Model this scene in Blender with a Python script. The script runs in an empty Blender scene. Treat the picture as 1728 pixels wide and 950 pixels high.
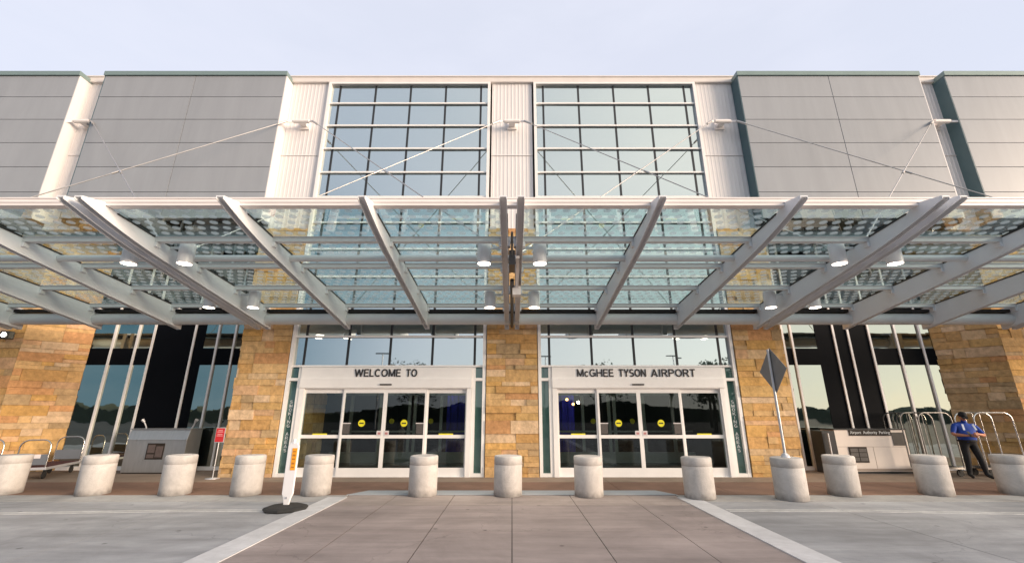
import bpy, math, random
from mathutils import Vector, Matrix
R = math.radians
scene = bpy.context.scene
COL = scene.collection

# ------------------------------------------------------------------ helpers
class MB:
    """collects geometry and links it as ONE mesh object"""
    def __init__(s): s.v=[]; s.f=[]; s.c=[]; s.m=[]; s.s=[]
    def add(s, vs, fs, col=None, mi=0, smooth=False):
        b=len(s.v); s.v+= [tuple(p) for p in vs]
        for f in fs:
            s.f.append(tuple(b+i for i in f)); s.c.append(col or (1,1,1)); s.m.append(mi); s.s.append(smooth)
        return s
    def box(s,x0,x1,y0,y1,z0,z1,col=None,mi=0):
        vs=[(x,y,z) for z in (z0,z1) for y in (y0,y1) for x in (x0,x1)]
        return s.add(vs,[(0,2,3,1),(4,5,7,6),(0,1,5,4),(2,6,7,3),(0,4,6,2),(1,3,7,5)],col,mi)
    def bar(s,a,b,w,h,up=(0,0,1),col=None,mi=0):
        """box along a->b, width w across, height h"""
        a=Vector(a); b=Vector(b); d=(b-a).normalized(); u=Vector(up)
        r=d.cross(u).normalized(); u=r.cross(d).normalized()
        vs=[p+r*(i*w/2)+u*(j*h/2) for p in (a,b) for j in (-1,1) for i in (-1,1)]
        return s.add(vs,[(0,1,3,2),(4,6,7,5),(0,4,5,1),(2,3,7,6),(0,2,6,4),(1,5,7,3)],col,mi)
    def tube(s,pts,r,n=10,col=None,mi=0,caps=True):
        pts=[Vector(p) for p in pts]; rs=r if isinstance(r,(list,tuple)) else [r]*len(pts)
        vs=[]; fs=[]; prev=None
        for i,p in enumerate(pts):
            d=((pts[min(i+1,len(pts)-1)]-p).normalized()+(p-pts[max(i-1,0)]).normalized())
            d.normalize()
            if prev is None:
                a=Vector((0,0,1)) if abs(d.z)<.9 else Vector((0,1,0))
                u=d.cross(a).normalized()
            else:
                u=(prev-d*prev.dot(d)).normalized()
            prev=u; w=d.cross(u)
            for k in range(n):
                t=2*math.pi*k/n; vs.append(p+(u*math.cos(t)+w*math.sin(t))*rs[i])
        for i in range(len(pts)-1):
            for k in range(n):
                a=i*n+k; b=i*n+(k+1)%n; fs.append((a,b,b+n,a+n))
        s.add(vs,fs,col,mi,True)
        if caps:
            s.add(vs[:n],[tuple(range(n))[::-1]],col,mi); s.add(vs[-n:],[tuple(range(n))],col,mi)
        return s
    def lathe(s,prof,n=32,c=(0,0,0),col=None,mi=0,smooth=True):
        vs=[];fs=[]
        for (r,z) in prof:
            for k in range(n):
                t=2*math.pi*k/n; vs.append((c[0]+r*math.cos(t),c[1]+r*math.sin(t),c[2]+z))
        for i in range(len(prof)-1):
            for k in range(n):
                a=i*n+k;b=i*n+(k+1)%n; fs.append((a,b,b+n,a+n))
        s.add(vs,fs,col,mi,smooth)
        s.add(vs[:n],[tuple(range(n))[::-1]],col,mi); s.add(vs[-n:],[tuple(range(n))],col,mi)
        return s
    def prism(s,poly,off,col=None,mi=0):
        """poly: planar loop, extruded by off"""
        n=len(poly); o=Vector(off); vs=[Vector(p) for p in poly]+[Vector(p)+o for p in poly]
        fs=[tuple(range(n))[::-1],tuple(range(n,2*n))]+[(i,(i+1)%n,(i+1)%n+n,i+n) for i in range(n)]
        return s.add(vs,fs,col,mi)
    def build(s,name,mats,parent=None,bevel=0,loc=None,rotz=0):
        me=bpy.data.meshes.new(name); me.from_pydata(s.v,[],s.f); me.validate()
        if not isinstance(mats,(list,tuple)): mats=[mats]
        for m in mats: me.materials.append(m)
        at=me.color_attributes.new('Col','FLOAT_COLOR','CORNER')
        buf=[]
        for p in me.polygons:
            p.material_index=min(s.m[p.index],len(mats)-1); p.use_smooth=s.s[p.index]
            c=s.c[p.index]
            for _ in range(p.loop_total): buf+= [c[0],c[1],c[2],1.0]
        at.data.foreach_set('color',buf)
        import bmesh
        bm=bmesh.new(); bm.from_mesh(me); bmesh.ops.recalc_face_normals(bm,faces=bm.faces); bm.to_mesh(me); bm.free()
        o=bpy.data.objects.new(name,me); COL.objects.link(o)
        if parent: o.parent=parent
        if loc: o.location=loc
        o.rotation_euler.z=rotz
        if bevel:
            b=o.modifiers.new('b','BEVEL'); b.width=bevel; b.segments=2; b.limit_method='ANGLE'; b.angle_limit=R(40)
        return o

def tag(o,label=None,cat=None,group=None,kind=None):
    if label: o['label']=label
    if cat: o['category']=cat
    if group: o['group']=group
    if kind: o['kind']=kind
    return o
def empty(name,loc=(0,0,0),rz=0,label=None,cat=None,group=None):
    o=bpy.data.objects.new(name,None); COL.objects.link(o); o.location=loc; o.rotation_euler.z=rz
    o.empty_display_size=.2
    return tag(o,label,cat,group)
def children(o): return [c for c in bpy.data.objects if c.parent==o]
def copy_tree(o,parent=None):
    c=o.copy(); COL.objects.link(c)
    if parent: c.parent=parent
    for ch in children(o): copy_tree(ch,c)
    return c
def arcp(cx,cy,rx,ry,a0,a1,n=10):
    return [(cx+rx*math.cos(R(a0+(a1-a0)*i/n)),cy+ry*math.sin(R(a0+(a1-a0)*i/n))) for i in range(n+1)]
# sans-serif capitals drawn as pen strokes: (advance width, strokes) on a cap height of 1
GL={
'W':(1.16,[[(.07,1),(.30,0)],[(.30,0),(.58,.96)],[(.58,.96),(.86,0)],[(.86,0),(1.09,1)]]),
'E':(.66,[[(.09,0),(.09,1)],[(.09,.93),(.62,.93)],[(.09,.52),(.57,.52)],[(.09,.07),(.64,.07)]]),
'L':(.60,[[(.09,0),(.09,1)],[(.09,.07),(.58,.07)]]),
'C':(.82,[arcp(.43,.5,.34,.44,45,315,18)]),
'c':(.56,[arcp(.29,.36,.22,.30,45,315,14)]),
'O':(.88,[arcp(.44,.5,.36,.44,0,360,24)]),
'M':(.92,[[(.09,0),(.09,1)],[(.10,.97),(.46,.06)],[(.46,.06),(.82,.97)],[(.83,0),(.83,1)]]),
'T':(.68,[[(.34,0),(.34,1)],[(.02,.93),(.66,.93)]]),
'G':(.86,[arcp(.44,.5,.35,.44,45,335,20),[(.78,.06),(.78,.48)],[(.48,.47),(.83,.47)]]),
'H':(.80,[[(.09,0),(.09,1)],[(.71,0),(.71,1)],[(.09,.52),(.71,.52)]]),
'Y':(.76,[[(.06,1),(.38,.45)],[(.70,1),(.38,.45)],[(.38,0),(.38,.48)]]),
'S':(.74,[arcp(.37,.72,.26,.22,35,250,14)+arcp(.37,.28,.28,.22,80,-145,14)]),
'N':(.80,[[(.09,0),(.09,1)],[(.10,.97),(.70,.03)],[(.71,0),(.71,1)]]),
'A':(.80,[[(.06,0),(.40,.98)],[(.40,.98),(.74,0)],[(.17,.30),(.63,.30)]]),
'I':(.30,[[(.15,0),(.15,1)]]),
'R':(.78,[[(.09,0),(.09,1)],[(.09,.93),(.42,.93)]+arcp(.44,.71,.22,.22,90,-90,10)+[(.09,.49)],[(.42,.49),(.72,0)]]),
'P':(.74,[[(.09,0),(.09,1)],[(.09,.93),(.42,.93)]+arcp(.44,.70,.22,.23,90,-90,10)+[(.09,.47)]]),
'K':(.78,[[(.09,0),(.09,1)],[(.12,.40),(.70,1)],[(.30,.58),(.74,0)]]),
'U':(.80,[[(.09,1),(.09,.36)]+arcp(.40,.36,.31,.30,180,360,12)+[(.71,1)]]),
}
def text_mesh(name,body,x0,x1,z0,z1,y,mat,parent,depth=.02,pen=.15):
    """raised letters on a wall facing the road, fitted to the box"""
    mb=MB(); tot=sum(GL[c][0] for c in body)+.10*(len(body)-1); H=z1-z0; kx=(x1-x0)/tot; cx=0; q=0
    for c in body:
        w,st=GL[c]
        for line in st:
            pts=[(x0+(cx+px)*kx, z0+pz*H) for px,pz in line]
            hw=pen*H/2
            for a,b in zip(pts[:-1],pts[1:]):
                L=math.hypot(b[0]-a[0],b[1]-a[1])
                if L<1e-6: continue
                q+=1; nx,nz=-(b[1]-a[1])/L*hw,(b[0]-a[0])/L*hw
                yy=y-depth-.00015*(q%5)
                mb.prism([(a[0]+nx,y,a[1]+nz),(b[0]+nx,y,b[1]+nz),(b[0]-nx,y,b[1]-nz),(a[0]-nx,y,a[1]-nz)],(0,yy-y,0))
        cx+=w+.10
    return mb.build(name,mat,parent)

# ------------------------------------------------------------------ materials
def newmat(name):
    m=bpy.data.materials.new(name); m.use_nodes=True; nt=m.node_tree; nt.nodes.clear()
    out=nt.nodes.new('ShaderNodeOutputMaterial'); return m,nt,out
def nd(nt,t,**k):
    n=nt.nodes.new(t)
    for a,b in k.items(): setattr(n,a,b)
    return n
def math_(nt,op,a,b=None,c=None):
    n=nd(nt,'ShaderNodeMath',operation=op)
    for i,v in enumerate((a,b,c)):
        if v is None: continue
        if isinstance(v,(int,float)): n.inputs[i].default_value=v
        else: nt.links.new(v,n.inputs[i])
    return n.outputs[0]
def pbr(name,col,rough=.5,metal=0,var=.06,scale=3,bump=0,bscale=40,spec=.5,vcol=False,stain=0,stretch=(1,1,1),coat=0,orand=0,spots=0,base=0):
    m,nt,out=newmat(name); L=nt.links
    p=nd(nt,'ShaderNodeBsdfPrincipled'); L.new(p.outputs[0],out.inputs[0])
    p.inputs['Roughness'].default_value=rough; p.inputs['Metallic'].default_value=metal
    p.inputs['Specular IOR Level'].default_value=spec
    if coat: p.inputs['Coat Weight'].default_value=coat
    tc=nd(nt,'ShaderNodeTexCoord'); mp=nd(nt,'ShaderNodeMapping'); mp.inputs['Scale'].default_value=stretch
    L.new(tc.outputs['Object'],mp.inputs[0])
    nz=nd(nt,'ShaderNodeTexNoise'); nz.inputs['Scale'].default_value=scale; nz.inputs['Detail'].default_value=6
    nz.inputs['Roughness'].default_value=.65
    L.new(mp.outputs[0],nz.inputs['Vector'])
    mr=nd(nt,'ShaderNodeMapRange'); mr.inputs[1].default_value=.25; mr.inputs[2].default_value=.75
    mr.inputs[3].default_value=1-var; mr.inputs[4].default_value=1+var
    L.new(nz.outputs[0],mr.inputs[0]); f=mr.outputs[0]
    if stain:
        n2=nd(nt,'ShaderNodeTexNoise'); n2.inputs['Scale'].default_value=scale*.22; n2.inputs['Detail'].default_value=8
        n2.inputs['Roughness'].default_value=.7; n2.inputs['Distortion'].default_value=.8
        L.new(mp.outputs[0],n2.inputs['Vector'])
        m2=nd(nt,'ShaderNodeMapRange'); m2.inputs[1].default_value=.35; m2.inputs[2].default_value=.65
        m2.inputs[3].default_value=1-stain; m2.inputs[4].default_value=1+stain*.6
        L.new(n2.outputs[0],m2.inputs[0]); f=math_(nt,'MULTIPLY',f,m2.outputs[0])
    if orand:
        oi=nd(nt,'ShaderNodeObjectInfo'); f=math_(nt,'MULTIPLY',f,math_(nt,'MULTIPLY_ADD',oi.outputs['Random'],orand,1-orand*.6))
    if base:
        # splash dirt with a ragged upper edge
        sp=nd(nt,'ShaderNodeSeparateXYZ'); L.new(tc.outputs['Object'],sp.inputs[0])
        nb_=nd(nt,'ShaderNodeTexNoise'); nb_.inputs['Scale'].default_value=9; nb_.inputs['Detail'].default_value=6; L.new(tc.outputs['Object'],nb_.inputs['Vector'])
        zz=math_(nt,'MULTIPLY_ADD',nb_.outputs[0],-.22,sp.outputs[2])
        mz=nd(nt,'ShaderNodeMapRange'); mz.inputs[1].default_value=-.10; mz.inputs[2].default_value=.03; mz.inputs[3].default_value=1-base; mz.inputs[4].default_value=1
        L.new(zz,mz.inputs[0]); f=math_(nt,'MULTIPLY',f,mz.outputs[0])
    if spots:
        # oil drips, gum and worn patches
        vo=nd(nt,'ShaderNodeTexVoronoi'); vo.inputs['Scale'].default_value=1.7; L.new(tc.outputs['Object'],vo.inputs['Vector'])
        n3=nd(nt,'ShaderNodeTexNoise'); n3.inputs['Scale'].default_value=14; n3.inputs['Detail'].default_value=4; L.new(tc.outputs['Object'],n3.inputs['Vector'])
        dd=math_(nt,'MULTIPLY_ADD',n3.outputs[0],.10,vo.outputs['Distance'])
        m3=nd(nt,'ShaderNodeMapRange'); m3.inputs[1].default_value=.085; m3.inputs[2].default_value=.125; m3.inputs[3].default_value=1-spots; m3.inputs[4].default_value=1
        L.new(dd,m3.inputs[0]); f=math_(nt,'MULTIPLY',f,m3.outputs[0])
        n4=nd(nt,'ShaderNodeTexNoise'); n4.inputs['Scale'].default_value=1.3; n4.inputs['Detail'].default_value=7; n4.inputs['Roughness'].default_value=.7
        m4=nd(nt,'ShaderNodeMapping'); m4.inputs['Scale'].default_value=(.22,1.6,1); L.new(tc.outputs['Object'],m4.inputs[0]); L.new(m4.outputs[0],n4.inputs['Vector'])
        m5=nd(nt,'ShaderNodeMapRange'); m5.inputs[1].default_value=.35; m5.inputs[2].default_value=.7; m5.inputs[3].default_value=.76; m5.inputs[4].default_value=1.18
        L.new(n4.outputs[0],m5.inputs[0]); f=math_(nt,'MULTIPLY',f,m5.outputs[0])
        vc=nd(nt,'ShaderNodeTexVoronoi',feature='DISTANCE_TO_EDGE'); vc.inputs['Scale'].default_value=.23
        nw=nd(nt,'ShaderNodeTexNoise'); nw.inputs['Scale'].default_value=2.2; nw.inputs['Detail'].default_value=5; L.new(tc.outputs['Object'],nw.inputs['Vector'])
        va=nd(nt,'ShaderNodeVectorMath',operation='MULTIPLY_ADD'); va.inputs[1].default_value=(.7,.7,.7); L.new(nw.outputs['Color'],va.inputs[0]); L.new(tc.outputs['Object'],va.inputs[2]); L.new(va.outputs[0],vc.inputs['Vector'])
        mc=nd(nt,'ShaderNodeMapRange'); mc.inputs[1].default_value=.0005; mc.inputs[2].default_value=.0025; mc.inputs[3].default_value=.8; mc.inputs[4].default_value=1
        L.new(vc.outputs['Distance'],mc.inputs[0]); f=math_(nt,'MULTIPLY',f,mc.outputs[0])
        n6=nd(nt,'ShaderNodeTexNoise'); n6.inputs['Scale'].default_value=130; n6.inputs['Detail'].default_value=3; L.new(tc.outputs['Object'],n6.inputs['Vector'])
        f=math_(nt,'MULTIPLY',f,math_(nt,'MULTIPLY_ADD',n6.outputs[0],.5,.75))
    vm=nd(nt,'ShaderNodeVectorMath',operation='SCALE'); L.new(f,vm.inputs['Scale'])
    if vcol:
        ca=nd(nt,'ShaderNodeVertexColor',layer_name='Col'); L.new(ca.outputs[0],vm.inputs[0])
    else: vm.inputs[0].default_value=col
    L.new(vm.outputs[0],p.inputs['Base Color'])
    rr=math_(nt,'MULTIPLY_ADD',nz.outputs[0],.16,max(rough-.08,.02)); L.new(rr,p.inputs['Roughness'])
    if bump:
        nb=nd(nt,'ShaderNodeTexNoise'); nb.inputs['Scale'].default_value=bscale; nb.inputs['Detail'].default_value=5
        L.new(tc.outputs['Object'],nb.inputs['Vector'])
        bp=nd(nt,'ShaderNodeBump'); bp.inputs['Strength'].default_value=bump; bp.inputs['Distance'].default_value=.02
        L.new(nb.outputs[0],bp.inputs['Height']); L.new(bp.outputs[0],p.inputs['Normal'])
    return m
def emit(name,col,st):
    m,nt,out=newmat(name); e=nd(nt,'ShaderNodeEmission'); e.inputs[0].default_value=(*col,1); e.inputs[1].default_value=st
    nt.links.new(e.outputs[0],out.inputs[0]); return m
def facing(nt,lo,hi,pw):
    lw=nd(nt,'ShaderNodeLayerWeight'); lw.inputs[0].default_value=.5
    p=math_(nt,'POWER',lw.outputs['Facing'],pw)
    return math_(nt,'MULTIPLY_ADD',p,hi-lo,lo)
def coated_glass(name,body,refl,lo,hi,wave=.004,wscale=.9):
    """reflective coated curtain wall glass over a dark room"""
    m,nt,out=newmat(name); L=nt.links
    d=nd(nt,'ShaderNodeBsdfDiffuse'); d.inputs[0].default_value=(*body,1)
    g=nd(nt,'ShaderNodeBsdfGlossy'); g.inputs[0].default_value=(*refl,1); g.inputs['Roughness'].default_value=.015
    tc=nd(nt,'ShaderNodeTexCoord'); n=nd(nt,'ShaderNodeTexNoise'); n.inputs['Scale'].default_value=wscale; n.inputs['Detail'].default_value=2
    L.new(tc.outputs['Object'],n.inputs['Vector'])
    b=nd(nt,'ShaderNodeBump'); b.inputs['Strength'].default_value=1; b.inputs['Distance'].default_value=wave
    L.new(n.outputs[0],b.inputs['Height']); L.new(b.outputs[0],g.inputs['Normal'])
    mx=nd(nt,'ShaderNodeMixShader'); L.new(facing(nt,lo,hi,2.5),mx.inputs[0]); L.new(d.outputs[0],mx.inputs[1]); L.new(g.outputs[0],mx.inputs[2])
    L.new(mx.outputs[0],out.inputs[0]); return m
def clear_glass(name,tint,lo,hi,pw=3,frit=False):
    m,nt,out=newmat(name); L=nt.links
    t=nd(nt,'ShaderNodeBsdfTransparent'); t.inputs[0].default_value=(*tint,1)
    g=nd(nt,'ShaderNodeBsdfGlossy'); g.inputs[0].default_value=(.95,.98,.97,1); g.inputs['Roughness'].default_value=.01
    mx=nd(nt,'ShaderNodeMixShader'); L.new(facing(nt,lo,hi,pw),mx.inputs[0]); L.new(t.outputs[0],mx.inputs[1]); L.new(g.outputs[0],mx.inputs[2])
    last=mx.outputs[0]
    if frit:
        tc=nd(nt,'ShaderNodeTexCoord'); sp=nd(nt,'ShaderNodeSeparateXYZ'); L.new(tc.outputs['Object'],sp.inputs[0])
        ys=math_(nt,'DIVIDE',sp.outputs[1],.21); row=math_(nt,'FLOOR',ys)
        st=math_(nt,'MULTIPLY',math_(nt,'FLOORED_MODULO',row,2),.5)
        xs=math_(nt,'ADD',math_(nt,'DIVIDE',sp.outputs[0],.24),st)
        fx=math_(nt,'SUBTRACT',math_(nt,'FRACT',xs),.5); fy=math_(nt,'SUBTRACT',math_(nt,'FRACT',ys),.5)
        d2=math_(nt,'ADD',math_(nt,'MULTIPLY',fx,fx),math_(nt,'MULTIPLY',fy,fy))
        dot=math_(nt,'LESS_THAN',d2,.085)
        dot=math_(nt,'MULTIPLY',dot,frit)
        df=nd(nt,'ShaderNodeBsdfDiffuse'); df.inputs[0].default_value=(.62,.68,.70,1)
        tl=nd(nt,'ShaderNodeBsdfTranslucent'); tl.inputs[0].default_value=(.74,.79,.80,1)
        m1=nd(nt,'ShaderNodeMixShader'); m1.inputs[0].default_value=.6; L.new(df.outputs[0],m1.inputs[1]); L.new(tl.outputs[0],m1.inputs[2])
        m2=nd(nt,'ShaderNodeMixShader'); L.new(dot,m2.inputs[0]); L.new(last,m2.inputs[1]); L.new(m1.outputs[0],m2.inputs[2])
        last=m2.outputs[0]
    L.new(last,out.inputs[0]); return m

M={}
M['grey']=pbr('grey_panel',(.31,.315,.33),.42,0,.04,2,vcol=True,stretch=(1.6,1.6,.22),stain=.07)
M['roofm']=pbr('roof_grey',(.31,.31,.32),.6)
M['joint']=pbr('joint_dark',(.07,.07,.07),.8)
M['trim']=pbr('green_grey_trim',(.20,.27,.26),.4,.2)
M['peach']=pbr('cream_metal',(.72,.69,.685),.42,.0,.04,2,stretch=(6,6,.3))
M['peachcap']=pbr('cream_cap',(.72,.66,.62),.4)
M['shade_teal']=pbr('shaded_teal_return',(.065,.12,.14),.5)
M['white']=pbr('white_alu',(.83,.81,.795),.35,0,.04,3)
M['black']=pbr('black_mullion',(.02,.022,.025),.4)
M['dark']=pbr('dark_panel',(.004,.005,.007),.6,spec=.04)
M['stone']=pbr('ashlar_stone',None,.85,vcol=True,var=.30,scale=7,bump=1.0,bscale=9,stain=.14,spec=.2)
M['mortar']=pbr('mortar',(.28,.22,.15),.9,bump=.5)
M['steel']=pbr('canopy_paint',(.72,.735,.76),.38,0,.05,2)
M['fascia']=pbr('fascia_paint',(.80,.75,.73),.35,0,.03)
M['pipe']=pbr('pipe_paint',(.62,.64,.65),.35,0,.05)
M['gasket']=pbr('gasket',(.02,.02,.02),.6)
M['concrete']=pbr('bollard_concrete',(.51,.485,.465),.85,0,.10,7,bump=.35,bscale=45,stain=.17,spec=.25,orand=.12,base=.42)
M['road']=pbr('road_concrete',(.32,.325,.34),.75,0,.10,2.2,bump=.15,bscale=80,stain=.22,spec=.35,spots=.5)
M['cross']=pbr('crosswalk_concrete',(.30,.252,.24),.75,0,.10,2.2,bump=.15,bscale=80,stain=.18,spec=.35,spots=.5)
M['apron']=pbr('apron_concrete',(.36,.305,.28),.8,0,.10,2.5,bump=.15,bscale=80,stain=.18,spec=.3,spots=.3)
M['gutter']=pbr('gutter_concrete',(.34,.335,.33),.8,0,.12,3,bump=.2,bscale=60,stain=.2,spec=.3)
M['plaza']=pbr('plaza_pavers',(.22,.135,.10),.8,0,.12,3,bump=.2,bscale=60,stain=.2,spec=.25)
M['plaza2']=pbr('plaza_band',(.29,.225,.175),.8,0,.12,3,bump=.2,bscale=60,stain=.2,spec=.25)
M['rampm']=pbr('ramp_strip',(.34,.37,.40),.8,0,.08,6,bump=.3,bscale=90)
M['line']=pbr('white_paint',(.57,.57,.585),.7,0,.10,6,bump=.3,bscale=70,stain=.16)
M['line2']=pbr('worn_paint',(.48,.48,.48),.7,0,.2,9,stain=.25)
M['jointg']=pbr('slab_joint',(.06,.055,.05),.9)
M['earth']=pbr('ground_asphalt',(.03,.03,.031),.9,0,.15,.3,stain=.2)
M['stain']=pbr('stainless',(.46,.455,.45),.3,.75,.10,2,stretch=(8,1,1))
M['chrome']=pbr('chrome',(.68,.66,.64),.16,1,.03)
M['dullmetal']=pbr('dull_metal',(.24,.23,.22),.35,.8)
M['bronze']=pbr('dark_bronze',(.05,.05,.05),.3,.5)
M['beige']=pbr('beige_laminate',(.76,.67,.60),.5,0,.04)
M['brown']=pbr('brown_notice',(.03,.024,.02),.6,spec=.2)
M['notice']=pbr('notice_paper',(.085,.075,.07),.5,0,.3,25)
M['maroon']=pbr('maroon_carpet',(.075,.018,.02),.95,bump=.4,bscale=150)
M['cartpanel']=pbr('grey_cart_panel',(.13,.145,.17),.5)
M['rubber']=pbr('black_rubber',(.018,.018,.018),.85,bump=.5,bscale=60)
M['plastic']=pbr('white_plastic',(.80,.79,.80),.4,0,.03)
M['orange']=pbr('orange_label',(.85,.36,.02),.5,0,.1)
M['red']=pbr('red_sign',(.52,.025,.03),.4)
M['signback']=pbr('sign_back_alu',(.25,.245,.245),.5,.2,.12,3)
M['galv']=pbr('galvanised',(.55,.55,.57),.4,.4)
M['yellow']=pbr('yellow_sticker',(.75,.68,.02),.5)
M['paper']=pbr('paper_white',(.66,.62,.62),.6)
M['letter']=pbr('black_letters',(.025,.02,.02),.4)
M['wletter']=pbr('white_letters',(.72,.74,.74),.5)
M['sidelite']=coated_glass('teal_spandrel_glass',(.055,.115,.105),(.8,.9,.9),.10,.5,.002)
M['cw']=coated_glass('coated_glass',(.05,.075,.08),(.77,.85,.84),.68,.95,.0025,.45)
M['bay']=coated_glass('bay_glass',(.006,.012,.014),(.74,.79,.70),.60,.95,.005)
M['doorglass']=clear_glass('door_glass',(.70,.76,.75),.05,.7)
M['canopyglass']=clear_glass('fritted_canopy_glass',(.84,.945,.95),.03,.62,2.6,frit=.40)
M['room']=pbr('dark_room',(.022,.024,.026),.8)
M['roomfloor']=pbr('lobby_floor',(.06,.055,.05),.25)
M['inner']=pbr('inner_frame',(.40,.44,.42),.4)
M['bluecloth']=pbr('blue_curtain',(.02,.022,.5),.8,stretch=(10,10,.2),var=.5)
M['lamp']=emit('lamp_glow',(1,.88,.72),4)
M['lampw']=emit('bulb_white',(1,.9,.7),45)
M['lampo']=emit('bulb_orange',(1,.45,.12),6)
M['blue']=pbr('blue_shirt',(.012,.06,.36),.75,0,.12,20)
M['shirtw']=pbr('shirt_white',(.60,.66,.78),.75)
M['blackcloth']=pbr('black_cloth',(.010,.010,.012),.85)
M['skin']=pbr('skin',(.46,.20,.12),.5)
M['leaf']=pbr('leaf',(.045,.065,.025),.7,0,.4,3)
M['bark']=pbr('bark',(.06,.05,.04),.9,bump=.6)
M['wood']=pbr('far_wood',(.035,.045,.03),.9,0,.4,.6)
M['downl']=pbr('downlight_paint',(.72,.71,.72),.3,0,.03)
M['rod']=pbr('stainless_rod',(.50,.48,.47),.42,.8)
M['camera']=pbr('fixture_black',(.02,.02,.022),.35)

# ------------------------------------------------------------------ ground
def sheet(name,x0,x1,y0,y1,z,mat): 
    mb=MB(); mb.box(x0,x1,y0,y1,z-.02,z); return tag(mb.build(name,mat),kind='structure')
mb=MB(); mb.add([(-600,-600,-.06),(600,-600,-.06),(600,600,-.06),(-600,600,-.06)],[(0,1,2,3)])
tag(mb.build('ground',M['earth']),kind='structure')
def slabs(mb,xs,ys,z,gap=.012,t=.05,mi=0):
    for i in range(len(xs)-1):
        for j in range(len(ys)-1):
            mb.box(xs[i]+gap/2,xs[i+1]-gap/2,ys[j]+gap/2,ys[j+1]-gap/2,z-t,z,mi=mi)
# road slabs left / right of the crosswalk
mb=MB()
mb.box(-40,40,-8,9.5,-.05,-.018,mi=1)
for sx in (-1,1):
    xs=sorted([sx*x for x in (3.82,5.9,10.4,14.9,19.4,24)])
    slabs(mb,xs,[-8,-3.5,1.0,5.5,9.5],0)
tag(mb.build('road',[M['road'],M['jointg']]),kind='structure')
mb=MB()
mb.box(-3.82,3.82,-7,9.16,-.05,-.017,mi=1)
slabs(mb,[-3.82,-2.43,-1.215,0,1.215,2.43,3.82],[-6.9,-4.9,-2.9,-.9,1.05,3.1,5.15,7.2,9.16],0)
tag(mb.build('crosswalk',[M['cross'],M['jointg']]),kind='structure')
mb=MB()
mb.box(-3.45,3.45,9.16,10.2,-.05,-.017,mi=1)
slabs(mb,[-3.45,-2.43,-1.215,0,1.215,2.43,3.45],[9.165,10.2],0)
tag(mb.build('crosswalk_apron',[M['apron'],M['jointg']]),kind='structure')
mb=MB()
for sx in (-1,1):
    xs=sorted([sx*x for x in (3.46,5.9,8.5,11.2,13.9,16.6,19.3,22)])
    slabs(mb,xs,[9.5,10.2],.006)
tag(mb.build('gutter',M['gutter']),kind='structure')
mb=MB(); slabs(mb,[-22,-17,-13.4,-11.2,-9,-7.2,-4.8,-2.43,0,2.43,4.8,7.2,9,11.2,13.4,17,22],[10.2,12.0],.012)
mb.box(-22,22,10.2,12,-.05,-.012,mi=1)
tag(mb.build('plaza',[M['plaza'],M['jointg']]),kind='structure')
mb=MB(); slabs(mb,[-22,-17,-13.4,-11.2,-9,-7.2,-4.8,-2.43,0,2.43,4.8,7.2,9,11.2,13.4,17,22],[12.0,14.5],.012)
tag(mb.build('pavement',M['plaza2']),kind='structure')
mb=MB(); mb.prism([(-3.5,10.19,.017),(3.5,10.19,.017),(3.2,10.72,.017),(-3.2,10.72,.017)],(0,0,-.012))
tag(mb.build('ramp',M['rampm']),kind='structure')
for sx in (-1,1):
    mb=MB(); mb.box(min(sx*3.40,sx*3.80),max(sx*3.40,sx*3.80),-6,9.95,-.01,.0105)
    tag(mb.build('crosswalk_line',M['line']),kind='structure')
    mb=MB()
    for dy in (0,.13):
        mb.prism([(sx*3.86,8.60+dy,.004),(sx*6.2,8.55+dy,.004),(sx*14,7.9+dy,.004),(sx*14,7.95+dy,.004),(sx*6.2,8.60+dy,.004),(sx*3.86,8.65+dy,.004)],(0,0,-.006))
    tag(mb.build('lane_line',M['line2']),kind='structure')

# ------------------------------------------------------------------ terminal building
B=empty('terminal_building',(0,13,0),0,'long airport terminal of tan stone, grey panels and glass behind the canopy','building')
def part(mb,name,mats,parent=B,**k):
    o=mb.build(name,mats,parent,**k)
    if parent is B: o.location=(0,-13,0)
    return o
PAL=[(.50,.30,.13),(.52,.34,.17),(.47,.28,.12),(.55,.37,.20),(.54,.35,.23),(.50,.27,.14),(.44,.31,.19),(.57,.42,.28),(.50,.33,.15),(.53,.32,.12),(.38,.28,.18),(.60,.45,.33),(.54,.36,.19),(.52,.33,.16)]
def stones(mb,o,u,nrm,width,z0,z1,rng):
    """coursed rubble face: boxes of uneven length laid over the core"""
    o=Vector(o);u=Vector(u);n=Vector(nrm);z=z0
    while z<z1-.02:
        h=rng.choice((.12,.17,.20,.24,.27,.31,.35)); h=min(h,z1-z)
        if z1-z-h<.08: h=z1-z
        x=0
        while x<width-.01:
            l=rng.choice((.28,.36,.45,.55,.7,.85,1.0)); 
            if width-x-l<.15: l=width-x
            hs=[h]
            if h>.23 and l<.6 and rng.random()<.55: hs=[h*.42,h*.58]
            zz=z
            for hh in hs:
                c=rng.choice(PAL); c=tuple(a*.86+b*.14 for a,b in zip(c,(.51,.34,.175))); k=rng.uniform(.93,1.08); c=(c[0]*k*1.08,c[1]*k*1.04,c[2]*k*.92)
                d=rng.uniform(.035,.085); g=.003
                a=o+u*(x+g)+Vector((0,0,zz+g)); b=u*(l-2*g); up=Vector((0,0,hh-2*g))
                j=[n*(d+rng.uniform(-.009,.009)) for _ in range(4)]
                vs=[a,a+b,a+b+up,a+up,a+j[0],a+b+j[1],a+b+up+j[2],a+up+j[3]]
                mb.add(vs,[(4,5,6,7),(0,1,5,4),(1,2,6,5),(2,3,7,6),(3,0,4,7)],c)
                zz+=hh
            x+=l
        z+=h
rng=random.Random(5)
pm=pbr('red_print',(.45,.20,.20),.6)
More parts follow.
